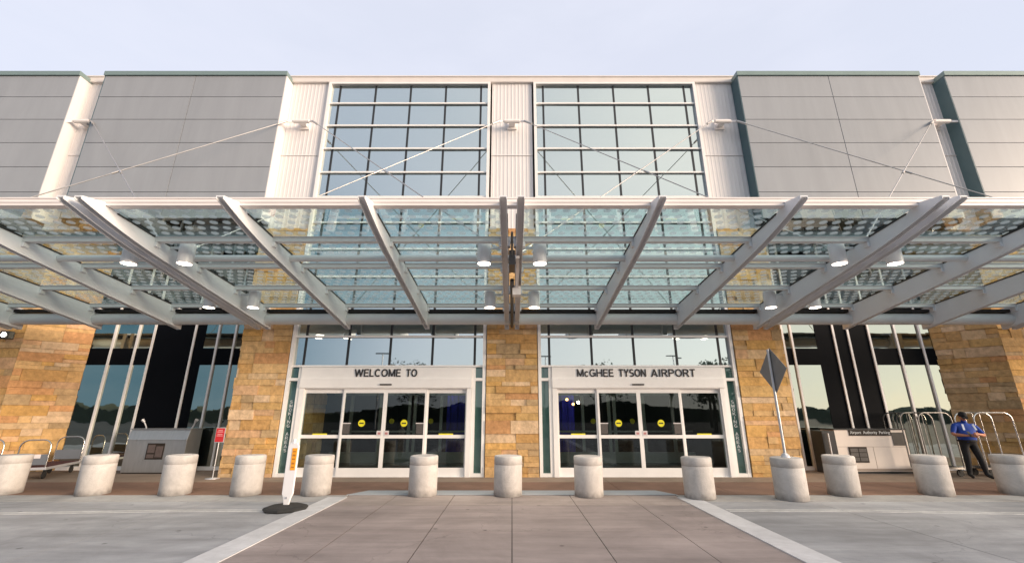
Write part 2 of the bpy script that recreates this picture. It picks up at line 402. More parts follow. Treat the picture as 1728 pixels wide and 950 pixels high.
def pillar(x0,x1,yf,yb,z1,side=0):
    mb=MB(); t=.05
    mb.box(x0+t,x1-t,yf+t,yb,0,z1-.02,col=(.38,.27,.16))
    stones(mb,(x0,yf+t,0),(1,0,0),(0,-1,0),x1-x0,0,z1,rng)
    if side>0: stones(mb,(x1-t,yf,0),(0,1,0),(1,0,0),yb-yf,0,z1,rng)
    if side<0: stones(mb,(x0+t,yf,0),(0,1,0),(-1,0,0),yb-yf,0,z1,rng)
    part(mb,'stone_pillar',M['stone'])
pillar(-.74,.74,12.88,13.4,7.3)
pillar(-7.95,-6.52,12.88,14.45,7.3,-1)
pillar(6.52,7.95,12.88,14.45,7.3,1)
def splayed(sx):
    # outer pillar whose inner face is cut at 45 degrees towards the entrance
    mb=MB(); a=(sx*13.87,14.45); b=(sx*14.95,13.37); e=sx*17.2; t=.055
    k=t*.7071
    core=[(a[0]+sx*k,a[1]+k),(b[0]+sx*t*.4,b[1]+t),(e,b[1]+t),(e,a[1]+k)]
    mb.prism([(x,y,0) for x,y in core],(0,0,7.28),col=(.38,.27,.16))
    d=Vector((b[0]-a[0],b[1]-a[1],0)); L=d.length; d.normalize(); n=Vector((-sx*.7071,-.7071,0))
    o=Vector((a[0]+sx*k,a[1]+k,0))
    if sx<0: stones(mb,o,d,n,L+.02,0,7.3,rng)
    else: stones(mb,o+d*(L+.02),-d,n,L+.02,0,7.3,rng)
    x0=min(b[0],e); stones(mb,(x0,b[1]+t,0),(1,0,0),(0,-1,0),abs(e-b[0]),0,7.3,rng)
    part(mb,'stone_pillar',M['stone'])
    mb=MB(); q=sorted((sx*13.8,sx*17.2)); mb.box(q[0],q[1],13.02,14.9,7.31,7.49); part(mb,'lintel',M['dark'])
splayed(-1); splayed(1)
pillar(-23.0,-22.0,12.88,14.45,7.3); pillar(22.0,23.0,12.88,14.45,7.3)
# cream ribbed metal walls
def ribbed(x0,x1,z0,z1,y=13.0):
    mb=MB(); mb.box(x0,x1,y,y+.3,z0,z1)
    n=int((x1-x0)/.125); p=(x1-x0)/n
    for i in range(n):
        xa=x0+p*(i+.5); mb.prism([(xa-.028,y,z0),(xa-.016,y-.006,z0),(xa+.016,y-.006,z0),(xa+.028,y,z0)],(0,0,z1-z0))
    mb.box(x0,x1,y-.03,y+.01,10.0,10.02)
    part(mb,'metal_wall',M['peach'])
ribbed(-.70,.70,7.3,12.95); ribbed(-7.85,-6.55,7.3,12.95); ribbed(6.55,7.85,7.3,12.95)
ribbed(-15.1,-14.1,7.3,12.95); ribbed(14.1,15.1,7.3,12.95)
mb=MB(); mb.box(-23,23,12.9,13.4,12.95,13.15); mb.box(-23,23,12.87,13.45,13.15,13.2)
part(mb,'parapet_cap',M['peachcap'],bevel=.008)
mb=MB(); mb.box(-23,23,13.4,34,12.6,13.0); mb.box(-23,-22.7,13.4,34,0,12.6); mb.box(22.7,23,13.4,34,0,12.6); mb.box(-23,23,34,34.3,0,13.0)
part(mb,'roof',M['roofm'])
# grey panel boxes
def greybay(x0,x1):
    mb=MB(); yf=12.56; zs=[7.5]+[8.41+.905*i for i in range(6)]; zs[-1]=12.90
    xm=(x0+x1)/2; g=.008
    mb.box(x0+.03,x1-.03,yf+.03,12.99,7.52,12.95,mi=1)
    for i in range(len(zs)-1):
        for a,b in ((x0,xm),(xm,x1)):
            k=rng.uniform(.965,1.035); mb.box(a+g,b-g,yf,yf+.03,zs[i]+g,zs[i+1]-g,col=(.305*k,.32*k,.345*k))
    o=part(mb,'wall_panel',[M['grey'],M['joint']],bevel=.004)
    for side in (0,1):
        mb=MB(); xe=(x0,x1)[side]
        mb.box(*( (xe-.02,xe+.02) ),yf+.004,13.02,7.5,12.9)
        mb.build('side_trim',M['peach'] if side==1 else M['shade_teal'],o)  # left-facing sides carry their shade in a dark teal; sunward sides stay cream
    mb=MB(); mb.box(x0-.03,x1+.03,yf-.05,13.5,12.90,13.07); mb.build('top_trim',M['trim'],o,bevel=.006)
    mb=MB(); mb.box(x0+.02,x1-.02,yf+.06,14.9,7.38,7.5); mb.build('soffit',M['dark'],o)
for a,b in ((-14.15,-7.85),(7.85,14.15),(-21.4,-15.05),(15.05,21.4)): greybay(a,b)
# curtain walls over the entrances
ZT=[12.09,11.18,10.27,9.36,8.45,7.54,6.63,5.72,4.81,3.85,2.98]
def font_mesh(name,body,x0,x1,z0,z1,y,mat,parent,depth=.003):
    cu=bpy.data.curves.new(name,'FONT'); cu.body=body; cu.size=1; cu.extrude=.04; cu.resolution_u=3
    to=bpy.data.objects.new(name+'_src',cu); COL.objects.link(to); bpy.context.view_layer.update()
    me=bpy.data.meshes.new_from_object(to.evaluated_get(bpy.context.evaluated_depsgraph_get()))
    bpy.data.objects.remove(to); bpy.data.curves.remove(cu)
    xs=[v.co.x for v in me.vertices]; ys=[v.co.y for v in me.vertices]; ax,bx,ay,by=min(xs),max(xs),min(ys),max(ys)
    for v in me.vertices: v.co=Vector((x0+(v.co.x-ax)/(bx-ax)*(x1-x0),y-depth*(.5+v.co.z/.08),z0+(v.co.y-ay)/(by-ay)*(z1-z0)))
    me.name=name; me.materials.clear(); me.materials.append(mat)
    o=bpy.data.objects.new(name,me); COL.objects.link(o); o.parent=parent; return o
def words(ws,par):
    for t,a,b in ws: text_mesh('sign_lettering',t,a,b,2.672,2.886,12.87,M['letter'],par,.02,.165)
def curtain(sx):
    X=lambda a:sx*a
    e0,e1=sorted((X(.76),X(6.5)))
    mb=MB(); y0,y1=12.9,13.06
    mb.box(e0,e0+.09,y0,y1,0,12.95); mb.box(e1-.09,e1,y0,y1,0,12.95)
    mb.box(e0+.09,e1-.09,y0,y1,12.87,12.95)
    for z in ZT: mb.box(e0+.09,e1-.09,y0+.05,y1,z-.028,z+.028)
    fr=part(mb,'curtain_wall',M['white'])
    zz=sorted(ZT+[12.87+.045])
    for a in (1.1,2.35,3.6,4.85,6.12):
        mb=MB(); mb.box(X(a)-.035,X(a)+.035,y0+.108,y1-.01,2.99,12.88)
        mb.build('mullion',M['black'],fr)
    mb=MB(); r2=random.Random(3+sx)
    xs=sorted([X(a) for a in (.76,1.1,2.35,3.6,4.85,6.12,6.5)])
    for i in range(len(zz)-1):
        for j in range(len(xs)-1):
            # each pane sits at a very slightly different angle
            t=[r2.uniform(-.0035,.0035) for _ in range(3)]; t.append(t[0]+t[2]-t[1])
            a,b,c,d=xs[j],xs[j+1],zz[i],zz[i+1]
            mb.prism([(a,13.02+t[0],c),(b,13.02+t[1],c),(b,13.02+t[2],d),(a,13.02+t[3],d)],(0,.02,0))
    mb.build('pane',M['cw'],fr)
    # narrow side lights beside the doors
    for (a,b,txt) in ((.82,1.06,False),(6.16,6.44,True)):
        mb=MB(); q=sorted((X(a),X(b)))
        r_=sorted((X(.85),X(1.15))) if a<1 else sorted((X(6.07),X(6.41)))
        mb.box(r_[0],r_[1],12.903,13.05,0,.10); mb.box(r_[0],r_[1],12.905,13.05,2.56,2.64)
        xi=X(1.1) if a<1 else X(6.12); mb.box(xi-.045,xi+.045,12.9,13.05,.10,2.56)
        mb.box(xi-.045,xi+.045,12.905,13.05,2.64,2.93)
        sl=part(mb,'side_light',M['white'])
        mb=MB(); mb.box(q[0]-.02,q[1]+.02,13.0,13.03,.1,2.56); mb.box(q[0]-.02,q[1]+.02,13.0,13.03,2.64,2.93)
        mb.build('pane',M['sidelite'],sl)
        if txt:
            z=2.02; cx=(q[0]+q[1])/2
            for ch in 'SMOKING AREAS':
                if ch!=' ':
                    w=.03 if ch=='I' else .085
                    text_mesh('lettering',ch,cx-w/2,cx+w/2,z-.085,z,12.998,M['wletter'],sl,.006,.16)
                z-=.108
    # sliding door set
    d0,d1=sorted((X(1.15),X(6.07)))
    mb=MB(); 
    for xx in (d0,d1-.14): mb.box(xx,xx+.14,12.87,13.1,0,2.36)
    mb.box(d0-.0,d1,12.84,13.1,2.36,2.62); mb.box(d0,d1,12.87,13.1,2.62,2.935)
    mb.box(d0+.14,d1-.14,12.88,12.9,2.33,2.36)
    mb.box(d0,d1,12.9,13.1,.0,.02)
    sd=part(mb,'sliding_door',M['white'],bevel=.004)
    cxs=[X(a) for a in (1.28,2.42,3.6,4.80,5.95)]; cxs.sort()
    r3=random.Random(9+sx)
    for i in range(4):
        a,b=cxs[i],cxs[i+1]; yy=12.96 if i in (0,3) else 12.91
        if i in (0,3): a-=.01;b+=.01
        mb=MB(); s=.055; y2=yy+.045
        mb.box(a,a+s,yy,y2,.02,2.33); mb.box(b-s,b,yy,y2,.02,2.33)
        mb.box(a+s,b-s,yy,y2,.02,.24); mb.box(a+s,b-s,yy,y2,1.00,1.09); mb.box(a+s,b-s,yy,y2,2.22,2.33)
        mb.build('door_leaf',M['white'],sd)
        mb=MB(); mb.box(a+s-.01,b-s+.01,yy+.018,yy+.03,.23,1.01); mb.box(a+s-.01,b-s+.01,yy+.018,yy+.03,1.08,2.23)
        mb.build('pane',M['doorglass'],sd)
        xc=(a+b)/2
        if i in (1,2):
            xs_=xc-(.02 if i==1 else .02)
            mb=MB(); mb.tube([(xs_,yy+.010,1.40),(xs_,yy+.016,1.40)],.095,24); 
            mb.build('sticker',M['yellow'],sd)
            mb=MB(); mb.box(xs_-.06,xs_+.06,yy+.006,yy+.0095,1.385,1.415); mb.build('sticker_print',M['letter'],sd)
            xn=a+.06 if i==1 else b-.06-.2
            mb=MB(); mb.box(xn,xn+.2,yy+.008,yy+.016,1.12,1.38); mb.build('notice',M['notice'],sd)
            mb=MB(); mb.box(xn-.02,xn+.22,yy+.006,yy+.014,1.385,1.41); mb.build('notice_header',M['paper'],sd)
            xn=b-.17 if i==1 else a+.03
            mb=MB(); mb.box(xn,xn+.14,yy-.008,yy-.002,1.06,1.20); mb.build('push_plate',M['paper'],sd)
            mb=MB(); mb.box(xn+.03,xn+.11,yy-.0095,yy-.0085,1.10,1.16); mb.build('push_plate_print',pm,sd)
        else:
            mb=MB(); mb.box(xc-.20,xc+.20,yy+.004,yy+.014,1.09,1.125); mb.build('yellow_strip',M['yellow'],sd)
    mb=MB(); mb.box(X(3.6)-.17,X(3.6)+.17,12.80,12.84,2.43,2.47); mb.build('motion_sensor',M['letter'],sd,bevel=.01)
    if sx<0: words((('WELCOME',-4.53,-3.20),('TO',-3.05,-2.73)),sd)
    else: words((('McGHEE',1.87,2.93),('TYSON',3.08,3.86),('AIRPORT',4.01,5.28)),sd)
    # vestibule behind the doors
    mb=MB()
    v0,v1=sorted((X(.8),X(6.45)))
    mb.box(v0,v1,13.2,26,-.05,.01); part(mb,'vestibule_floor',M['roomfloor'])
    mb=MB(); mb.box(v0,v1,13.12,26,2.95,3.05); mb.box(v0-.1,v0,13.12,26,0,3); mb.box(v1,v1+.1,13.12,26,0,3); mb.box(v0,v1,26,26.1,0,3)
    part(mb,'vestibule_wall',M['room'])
    for a,yy in ((2.0,14.6),(3.6,14.6),(5.2,14.6),(2.8,18.5),(4.6,18.5)):
        mb=MB(); mb.lathe([(.06,0),(.06,.02)],12,(X(a),yy,2.925)); part(mb,'ceiling_light',M['lampw'])
    mb=MB()
    for a in (1.5,2.55,3.5,3.7,4.75,5.8): mb.box(X(a)-.05,X(a)+.05,16.5,16.6,0,2.9)
    mb.box(v0,v1,16.5,16.6,2.3,2.45); mb.box(v0,v1,16.51,16.59,0,.36); mb.box(v0,v1,16.51,16.59,1.02,1.08)
    ib=part(mb,'inner_door',M['inner'])
    for a in (2.9,4.3):
        mb=MB(); mb.tube([(X(a),16.44,1.4),(X(a),16.45,1.4)],.09,20); mb.build('sticker',M['yellow'],ib)
    mb=MB(); q=sorted((X(1.3) if sx<0 else X(5.2),X(2.7) if sx<0 else X(6.3)))
    if sx<0: q=[-2.7,-.9]
    else: q=[1.0,2.6]
    for k in range(12):
        xa=q[0]+(q[1]-q[0])*k/12; mb.box(xa,xa+(q[1]-q[0])/13,19+.05*(k%2),19.1,0,2.8)
    part(mb,'blue_drape',M['bluecloth'])

for sx in (-1,1): curtain(sx)
# stone lining inside the left vestibule, lobby lamps on the right
mb=MB(); stones(mb,(-6.42,13.2,0),(0,1,0),(1,0,0),2.4,0,2.9,rng); part(mb,'vestibule_lining',M['stone'])
for (x,y,z,m) in ((2.42,18,2.02,'lampo'),(2.62,18,2.08,'lampw'),(2.2,18.2,2.2,'lampo')):
    mb=MB(); mb.lathe([(.01,-.05),(.05,-.02),(.05,.02),(.01,.05)],10,(x,y,z)); part(mb,'lobby_lamp',M[m])
# recessed dark bays left and right
def baywin(sx):
    X=lambda a:sx*a; Y=14.45
    q=sorted((X(7.9),X(13.88)))
    if sx<0: mul=(9.16,9.72,10.5,11.85,12.37,13.15); near=[7.9,9.16,9.72,10.17]; far=[11.85,12.37,13.15,13.9]; dk=(10.17,11.85)
    else: mul=(8.95,9.24,10.65,11.13,11.82,12.70,13.5); near=[7.9,8.95,9.24,10.05]; far=[11.82,12.70,13.5,13.9]; dk=(10.05,11.82)
    mb=MB()
    for a in mul: mb.box(X(a)-.03,X(a)+.03,Y-.05,Y+.05,.12,7.4)
    mb.box(q[0],q[1],Y-.06,Y+.06,0,.12)
    fr=part(mb,'bay_window',M['white'])
    r4=random.Random(7+sx)
    for z0,z1 in ((.12,3.17),(3.71,4.9)):
        for grp in (near,far):
            for i in range(len(grp)-1):
                t=[r4.uniform(-.003,.003) for _ in range(4)]; a,b=sorted((X(grp[i]),X(grp[i+1])))
                mb=MB(); mb.prism([(a,Y+t[0],z0),(b,Y+t[1],z0),(b,Y+t[2],z1),(a,Y+t[3],z1)],(0,.03,0))
                mb.build('pane',M['bay'],fr)
    mb=MB(); a,b=sorted((X(dk[0]),X(dk[1]))); mb.box(a,b,Y-.01,Y+.03,.12,7.4)
    for g in ((near[0],dk[0]),(dk[1],far[-1])):
        a,b=sorted((X(g[0]),X(g[1]))); mb.box(a,b,Y-.01,Y+.03,3.17,3.71); mb.box(a,b,Y-.01,Y+.03,4.9,7.4)
    mb.build('dark_panel',M['dark'],fr)
for sx in (-1,1): baywin(sx)
# anchors for the canopy rods
ANCH=[-14.6,-7.15,0,7.15,14.6]; ZA=11.15
for x in ANCH:
    mb=MB(); yb=12.86
    mb.box(x-.16,x+.16,yb+.07,13.0,ZA-.14,ZA+.16)
    mb.tube([(x-.26,yb-.16,ZA),(x+.26,yb-.16,ZA)],.07,16)
    mb.box(x-.10,x+.10,yb-.14,yb+.08,ZA-.06,ZA+.06)
    for sx in (-1,1): mb.bar((x+sx*.28,yb-.16,ZA),(x+sx*.46,yb-.27,ZA-.08),.035,.07)
    part(mb,'rod_anchor',M['fascia'],bevel=.006)

# ------------------------------------------------------------------ glass canopy
C=empty('glass_canopy',(0,6.3,0),0,'long cantilevered entrance canopy of fritted glass on tapered white steel ribs','canopy')
def cpart(mb,name,mats,**k):
    o=mb.build(name,mats,C,**k); o.location=(0,-6.3,0); return o
GZ=lambda y:5.07-.088*(y-6.98)
RB=lambda y:4.731-.143*(y-7.34)+.041*max(0,8.2-y)**2
P=7.2      # pitch of the double ribs, one to each stone pillar
ribx=[]
for k in range(-3,4):
    ribx+= [k*P-.145,k*P+.145]
    if k<3: ribx+=[k*P+2.45,k*P+4.75]
ribx=[x for x in ribx if abs(x)<19.6]
PY=[8.05,9.31,10.68,12.07]
for x in ribx:
    w=.012; f=.063
    ys=[6.43,6.6,6.8,6.93,7.1,7.3,7.5,7.75,8.0,8.3,9.5,10.5,11.5,12.56]
    top=lambda y: 5.05+.2*(y-6.43) if y<6.95 else GZ(y)-.03
    mb=MB()
    for xa in (x-f,x+f-.012):
        mb.prism([(xa,y,RB(y)) for y in ys]+[(xa,y,top(y)) for y in reversed(ys)],(.012,0,0))
    sof=lambda y: RB(y)+min(.11,.55*(top(y)-RB(y)))
    ys=ys[:-1]+[12.549]
    mb.prism([(x-f+.012,y,sof(y)) for y in ys]+[(x-f+.012,y,top(y)-.002) for y in reversed(ys)],(2*f-.024,0,0))
    mb.box(x-f+.012,x+f-.012,12.55,12.558,RB(12.56),top(12.56)-.01)
    for y in PY:
        for q in (-1,1):
            xa=sorted((x+q*f,x+q*(f+.05))); mb.box(xa[0],xa[1],y-.06,y+.06,GZ(y)-.20,GZ(y)-.105)
    rb=cpart(mb,'rib',M['steel'],bevel=.003)
    mb=MB(); yy=[7.02]+PY
    for i in range(4):
        a,b=yy[i]+.09,yy[i+1]-.09; zt=-.004
        mb.prism([(x-f-.012,a,GZ(a)+zt-.03),(x-f-.012,b,GZ(b)+zt-.03),(x-f-.012,b,GZ(b)+zt),(x-f-.012,a,GZ(a)+zt)],(2*f+.024,0,0))
    mb.build('gasket',M['gasket'],rb)
XE=19.9
mb=MB(); mb.box(-XE,XE,6.84,6.98,5.075,5.23); mb.box(-XE,XE,6.825,6.84,5.20,5.222); mb.box(-XE,XE,6.825,6.84,5.13,5.147)
cpart(mb,'fascia',M['fascia'])
for y in PY:
    mb=MB(); z=GZ(y); mb.box(-XE,XE,y-.06,y+.06,z-.10,z-.012); mb.box(-XE,XE,y-.085,y+.085,z-.012,z-.004)
    cpart(mb,'purlin',M['pipe'])
mb=MB(); mb.tube([(-XE,8.75,4.795),(XE,8.75,4.795)],.072,20); cpart(mb,'cross_pipe',M['pipe'])
mb=MB(); mb.tube([(-XE,12.3,4.235),(XE,12.3,4.235)],.16,24); cpart(mb,'rear_pipe',M['pipe'])
mb=MB(); mb.box(-XE,XE,12.2,12.5,4.42,4.50); cpart(mb,'rear_gutter',M['gasket'])
yy=[6.98]+PY
rx=sorted(ribx)
for i in range(len(rx)-1):
    a,b=rx[i]+.07,rx[i+1]-.07
    if b-a<.3: continue
    for j in range(4):
        y0,y1=yy[j]+.012,yy[j+1]-.012
        mb=MB(); mb.prism([(a,y0,GZ(y0)),(b,y0,GZ(y0)),(b,y1,GZ(y1)),(a,y1,GZ(y1))],(0,0,.014))
        cpart(mb,'glass_panel',M['canopyglass'])
for i,x in enumerate(ANCH):
    for d in (-1,1):
        xe=(i+d-2)*P
        if abs(xe)>16: continue
        a=Vector((x+d*.45,12.86-.27,ZA-.08)); b=Vector((xe-d*.20,8.8,4.96))
        mb=MB(); mb.tube([a,b],.0145,8)
        e=(b-a).normalized()
        mb.tube([a-e*.05,a+e*.30],.036,8); mb.tube([b-e*.30,b],.036,8); mb.tube([a+(b-a)*.5-e*.1,a+(b-a)*.5+e*.1],.03,8)
        cpart(mb,'stay_rod',M['rod'])
mb=MB(); mb.bar((.11,8.1,RB(8.1)-.03),(.11,9.5,RB(9.5)-.03),.07,.05); mb.box(.01,.20,9.5,9.72,RB(9.6)-.20,RB(9.6)-.005)
cpart(mb,'conduit',M['white'])
mb=MB(); mb.tube([(0,6.9,4.6),(0,7.7,4.5)],.02,8); mb.tube([(0,9.2,4.45),(0,12.2,4.0)],.045,8); mb.box(-.06,.06,8.0,8.5,4.4,4.7)
cpart(mb,'drain_pipe',M['camera'])

# downlights hanging beside the double ribs
def downlight():
    t=empty('downlight')
    mb=MB(); mb.lathe([(.14,0),(.142,.01),(.142,.40),(.13,.42),(.02,.42)],28); mb.build('housing',M['downl'],t)
    mb=MB(); mb.lathe([(.128,-.004),(.13,.002)],28); mb.build('lens',M['lamp'],t)
    mb=MB(); mb.box(-.03,.03,-.03,.03,.40,.52); mb.bar((0,0,.34),(.42,0,.34),.03,.05); mb.build('bracket',M['pipe'],t)
    ld=bpy.data.lights.new('downlight_beam','SPOT'); ld.energy=50; ld.spot_size=R(140); ld.spot_blend=1; ld.shadow_soft_size=.12; ld.color=(1,.86,.70)
    lo=bpy.data.objects.new('downlight_beam',ld); COL.objects.link(lo); lo.parent=t; lo.location=(0,0,-.03)
    return t
proto=None
side={-1:'left',1:'right'}
for k,where in ((-3,'double rib over the left pillar'),(0,'central double rib'),(3,'double rib over the right pillar')):
    for s in (-1,1):
        for (y,z,dep) in ((8.4,4.555,'front'),(10.95,4.25,'rear')):
            if proto is None: proto=downlight(); t=proto
            else: t=copy_tree(proto)
            t.location=(k*P/3+s*.565,y,z); t.rotation_euler.z=0 if s<0 else math.pi
            tag(t,'lit white downlight, %s one %s of the %s'%(dep,side[s],where),'downlight','downlights under the canopy')

# ------------------------------------------------------------------ bollards
def bollard():
    mb=MB(); mb.lathe([(.285,0),(.30,.012),(.30,.606),(.297,.612)],40)
    b=mb.build('bollard',M['concrete'])
    mb=MB(); mb.lathe([(.293,.609),(.293,.619),(.30,.623),(.30,.765),(.285,.785),(.26,.79)],40); mb.build('cap',M['concrete'],b)
    return b
BL=[(-10.95,10.35,'pale round concrete bollard at the left picture edge by the luggage trolleys'),
(-8.98,10.3,'pale concrete bollard second from the left, between trolley and steel podium'),
(-7.22,10.3,'pale concrete bollard standing in front of the red sign stand'),
(-5.68,10.25,'concrete bollard in front of the left stone pillar'),
(-4.2,10.28,'concrete bollard right beside the white delineator post'),
(-1.90,10.22,'concrete bollard in front of the right half of the left sliding doors'),
(-.09,10.2,'concrete bollard in front of the middle stone pillar'),
(1.62,10.12,'concrete bollard before the left half of the right sliding doors'),
(3.85,9.85,'concrete bollard at the far end of the right white crosswalk line'),
(5.65,9.72,'concrete bollard with a grey sign pole planted in its top'),
(7.05,10.2,'concrete bollard in front of the beige counter, left of its notice'),
(9.05,10.25,'blotchy grey concrete bollard between the beige counter and the porter'),
(10.85,10.3,'wide looking concrete bollard at the right picture edge in front of the chrome cart')]
b0=None
for x,y,l in BL:
    if b0 is None: b0=bollard(); b=b0
    else: b=copy_tree(b0)
    b.location=(x,y,.004 if y>9.5 and abs(x)>3.5 else 0); b.rotation_euler=(R(.7)*math.sin(x*7),R(.7)*math.cos(x*5),x*2.3)
    tag(b,l,'bollard','concrete bollards along the kerb')

# diamond sign seen from behind
t=empty('traffic_sign',(5.65,9.72,.79),R(-88),'diamond traffic sign seen from its grey back on a slim pole','sign')
mb=MB(); mb.lathe([(.09,0),(.075,.05),(.03,.09)],16); mb.build('base',M['galv'],t)
mb=MB(); mb.tube([(0,0,.05),(0,0,2.22)],.027,10); mb.build('pole',M['galv'],t)
mb=MB(); h=.49; mb.prism([(-h,.035,1.77),(0,.035,1.77-h),(h,.035,1.77),(0,.035,1.77+h)],(0,.006,0)); mb.build('sign_plate',M['signback'],t)
# delineator post
t=empty('delineator_post',(-4.08,8.75,0),R(-4),'white flat delineator post with orange label on a black rubber base','delineator')
mb=MB(); mb.lathe([(.37,0),(.385,.02),(.36,.05),(.30,.07),(.10,.085)],9,smooth=False); mb.build('base',M['rubber'],t)
mb=MB(); mb.prism([(-.045,-.02,.05),(.045,-.02,.05),(.07,-.02,.18),(.105,-.02,.26),(.105,-.02,1.08),(.06,-.02,1.14),(-.06,-.02,1.14),(-.105,-.02,1.08),(-.105,-.02,.26),(-.07,-.02,.18)],(0,.04,0))
mb.tube([(0,0,1.12),(0,0,1.20)],.03,10); mb.build('post',M['plastic'],t,bevel=.012)
mb=MB(); mb.box(-.005,.085,-.028,-.021,.66,1.04); lb=mb.build('label',M['orange'],t)
ink=pbr('label_ink',(.45,.16,.02),.6)
for i,z in enumerate((.70,.76,.84,.90,.97)):
    mb=MB(); mb.box(.012,.068,-.0295,-.0285,z,z+.022+.01*(i%2)); mb.build('label_print',ink,lb)
mb=MB(); mb.tube([(.0,-.034,.20),(.0,-.02,.20)],.018,10); mb.build('bolt',M['galv'],t)

# red sign stand
t=empty('sign_stand',(-7.92,12.6,.012),0,'small red sign on a thin grey floor stand beside the left stone pillar','sign stand')
mb=MB(); mb.lathe([(.17,0),(.17,.015),(.03,.03)],20); mb.build('base',M['galv'],t)
mb=MB(); mb.tube([(0,0,.02),(0,0,.92)],.014,8); mb.build('pole',M['galv'],t)
mb=MB(); mb.box(-.125,.125,-.012,.012,.90,1.28); mb.build('frame',M['galv'],t)
mb=MB(); mb.box(-.112,.112,-.016,-.0125,.915,1.265); sp=mb.build('sign_plate',M['red'],t)
mb=MB(); 
for z,w in ((1.20,.06),(1.16,.08),(1.10,.07),(1.06,.08)): mb.box(-w,w,-.0175,-.0165,z,z+.02)
mb.build('sign_print',pbr('pink_print',(.7,.3,.3),.6),sp)

# stainless podium left
t=empty('podium',(-10.36,13.6,.012),0,'brushed stainless steel kerbside podium with two gooseneck lamps and a notice','podium')
mb=MB(); mb.prism([(-.87,0,.03),(-.87,.6,.03),(-.87,.6,1.2),(-.87,.08,1.2),(-.87,.0,.92)],(1.74,0,0)); mb.build('body',M['stain'],t,bevel=.008)
mb=MB(); mb.box(-.9,.9,.03,.66,1.2,1.225); mb.box(-.86,.86,-.02,.02,.895,.925); mb.build('top',M['stain'],t,bevel=.004)
mb=MB(); mb.box(-.24,.26,-.014,-.006,.38,.82); n=mb.build('notice_board',M['brown'],t)
mb=MB()
for a,b,c,d in ((-.21,.0,.56,.78),(.03,.23,.44,.74),(-.21,.0,.42,.52)): mb.box(a,b,-.017,-.0145,c,d)
mb.build('notice',pbr('notice_brown',(.10,.075,.07),.6,0,.3,20),n)
for s,l in ((-1,-.62),(1,.72)):
    mb=MB(); mb.tube([(l,.3,1.2),(l-.06*(-s),.3,1.32),(l+s*.12,.26,1.44)],.02,8); mb.tube([(l+s*.09,.27,1.40),(l+s*.15,.25,1.47)],[.03,.05],10); mb.build('gooseneck_lamp',M['galv'],t)
mb=MB(); mb.box(-.85,.85,.03,.57,0,.03); mb.build('plinth',M['rubber'],t)
# beige counter right
t=empty('service_counter',(10.48,13.58,.012),0,'beige service counter with black title strip and a brown notice board','counter')
mb=MB(); mb.box(-1.04,1.04,0,.6,.06,1.19); mb.build('body',M['beige'],t,bevel=.006)
mb=MB(); mb.box(-1.07,1.07,-.03,.62,1.19,1.225); mb.build('top',M['bronze'],t,bevel=.004)
mb=MB(); mb.box(-1.04,1.04,.02,.58,0,.06); mb.box(-1.42,-1.05,-.02,.5,0,1.16); mb.build('dark_side',M['camera'],t)
mb=MB(); mb.box(-1.02,1.02,-.004,.0,.72,.728); mb.box(.0,.008,-.004,0,.08,.72); mb.box(-1.03,1.03,-.012,0,.08,.14); mb.build('reveal',pbr('reveal',(.35,.28,.23),.6),t)
mb=MB(); mb.box(-.62,.60,-.02,-.002,1.03,1.185); st=mb.build('title_strip',M['brown'],t)
for tx,a,b in (('Airport',-.59,-.27),('Authority',-.21,.20),('Parking',.26,.57)): font_mesh('title_lettering',tx,a,b,1.055,1.16,-.0205,M['wletter'],st)
mb=MB(); mb.box(-.72,-.20,-.02,-.002,.30,.72); nb=mb.build('notice_board',M['brown'],t)
mb=MB()
for i in range(2):
    for j in range(3): mb.box(-.69+.25*i,-.47+.25*i,-.024,-.0205,.34+.12*j,.44+.12*j)
mb.build('notice',M['notice'],nb)
mb=MB(); mb.box(.62,.98,-.012,-.002,.76,1.12); mb.build('vent',pbr('vent_dark',(.05,.045,.04),.6),t)
mb=MB(); mb.tube([(-1.3,-.1,0),(-1.3,-.1,1.1)],.02,8); mb.build('post',M['galv'],t)

# ------------------------------------------------------------------ carts
def arc(c,r,a0,a1,ax,n=6):
    """points of an arc in the plane spanned by ax and z"""
    ax=Vector(ax); return [Vector(c)+ax*(r*math.cos(R(a0+(a1-a0)*i/n)))+Vector((0,0,r*math.sin(R(a0+(a1-a0)*i/n)))) for i in range(n+1)]
def wheel(mb,x,y,r=.075):
    mb.tube([(x,y-.02,r),(x,y+.02,r)],r,14); mb.box(x-.03,x+.03,y-.03,y+.03,r,.22)
def platform_cart(loc,rz,label):
    t=empty('luggage_trolley',loc,rz,label,'trolley','platform luggage trolleys')
    mb=MB(); mb.box(-.90,.90,-.32,.32,.27,.31); mb.build('deck',M['maroon'],t)
    mb=MB(); 
    for y in (-.335,.335): mb.box(-.92,.92,y-.015,y+.015,.235,.30)
    for x in (-.925,.925): mb.box(x-.015,x+.015,-.35,.35,.235,.30)
    mb.build('deck_rim',M['galv'],t,bevel=.005)
    for x in (-.9,.9):
        pts=[(x,-.31,.28)]+[tuple(p) for p in reversed(arc((x,-.13,.80),.18,90,180,(0,1,0)))]+[tuple(p) for p in reversed(arc((x,.13,.80),.18,0,90,(0,1,0)))]+[(x,.31,.28)]
        mb=MB(); mb.tube(pts,.016,8); h=mb.build('handle_hoop',M['chrome'],t)
        mb=MB(); mb.box(x-.008,x+.008,-.295,.295,.36,.62); mb.build('end_panel',M['cartpanel'],h)
    for x,y in ((-.7,-.24),(-.7,.24),(.7,-.24),(.7,.24)):
        mb=MB(); wheel(mb,x,y,.09); mb.build('wheel',M['rubber'],t)
    return t
t=platform_cart((-12.88,13.15,.012),R(112),'maroon carpeted luggage trolley with two hooped ends beside the left stone wall')
mb=MB(); mb.box(-.012,.0,-.16,.16,.52,.62); o=mb.build('paper_notice',M['paper'],t); o.location=(-.91,0,0)
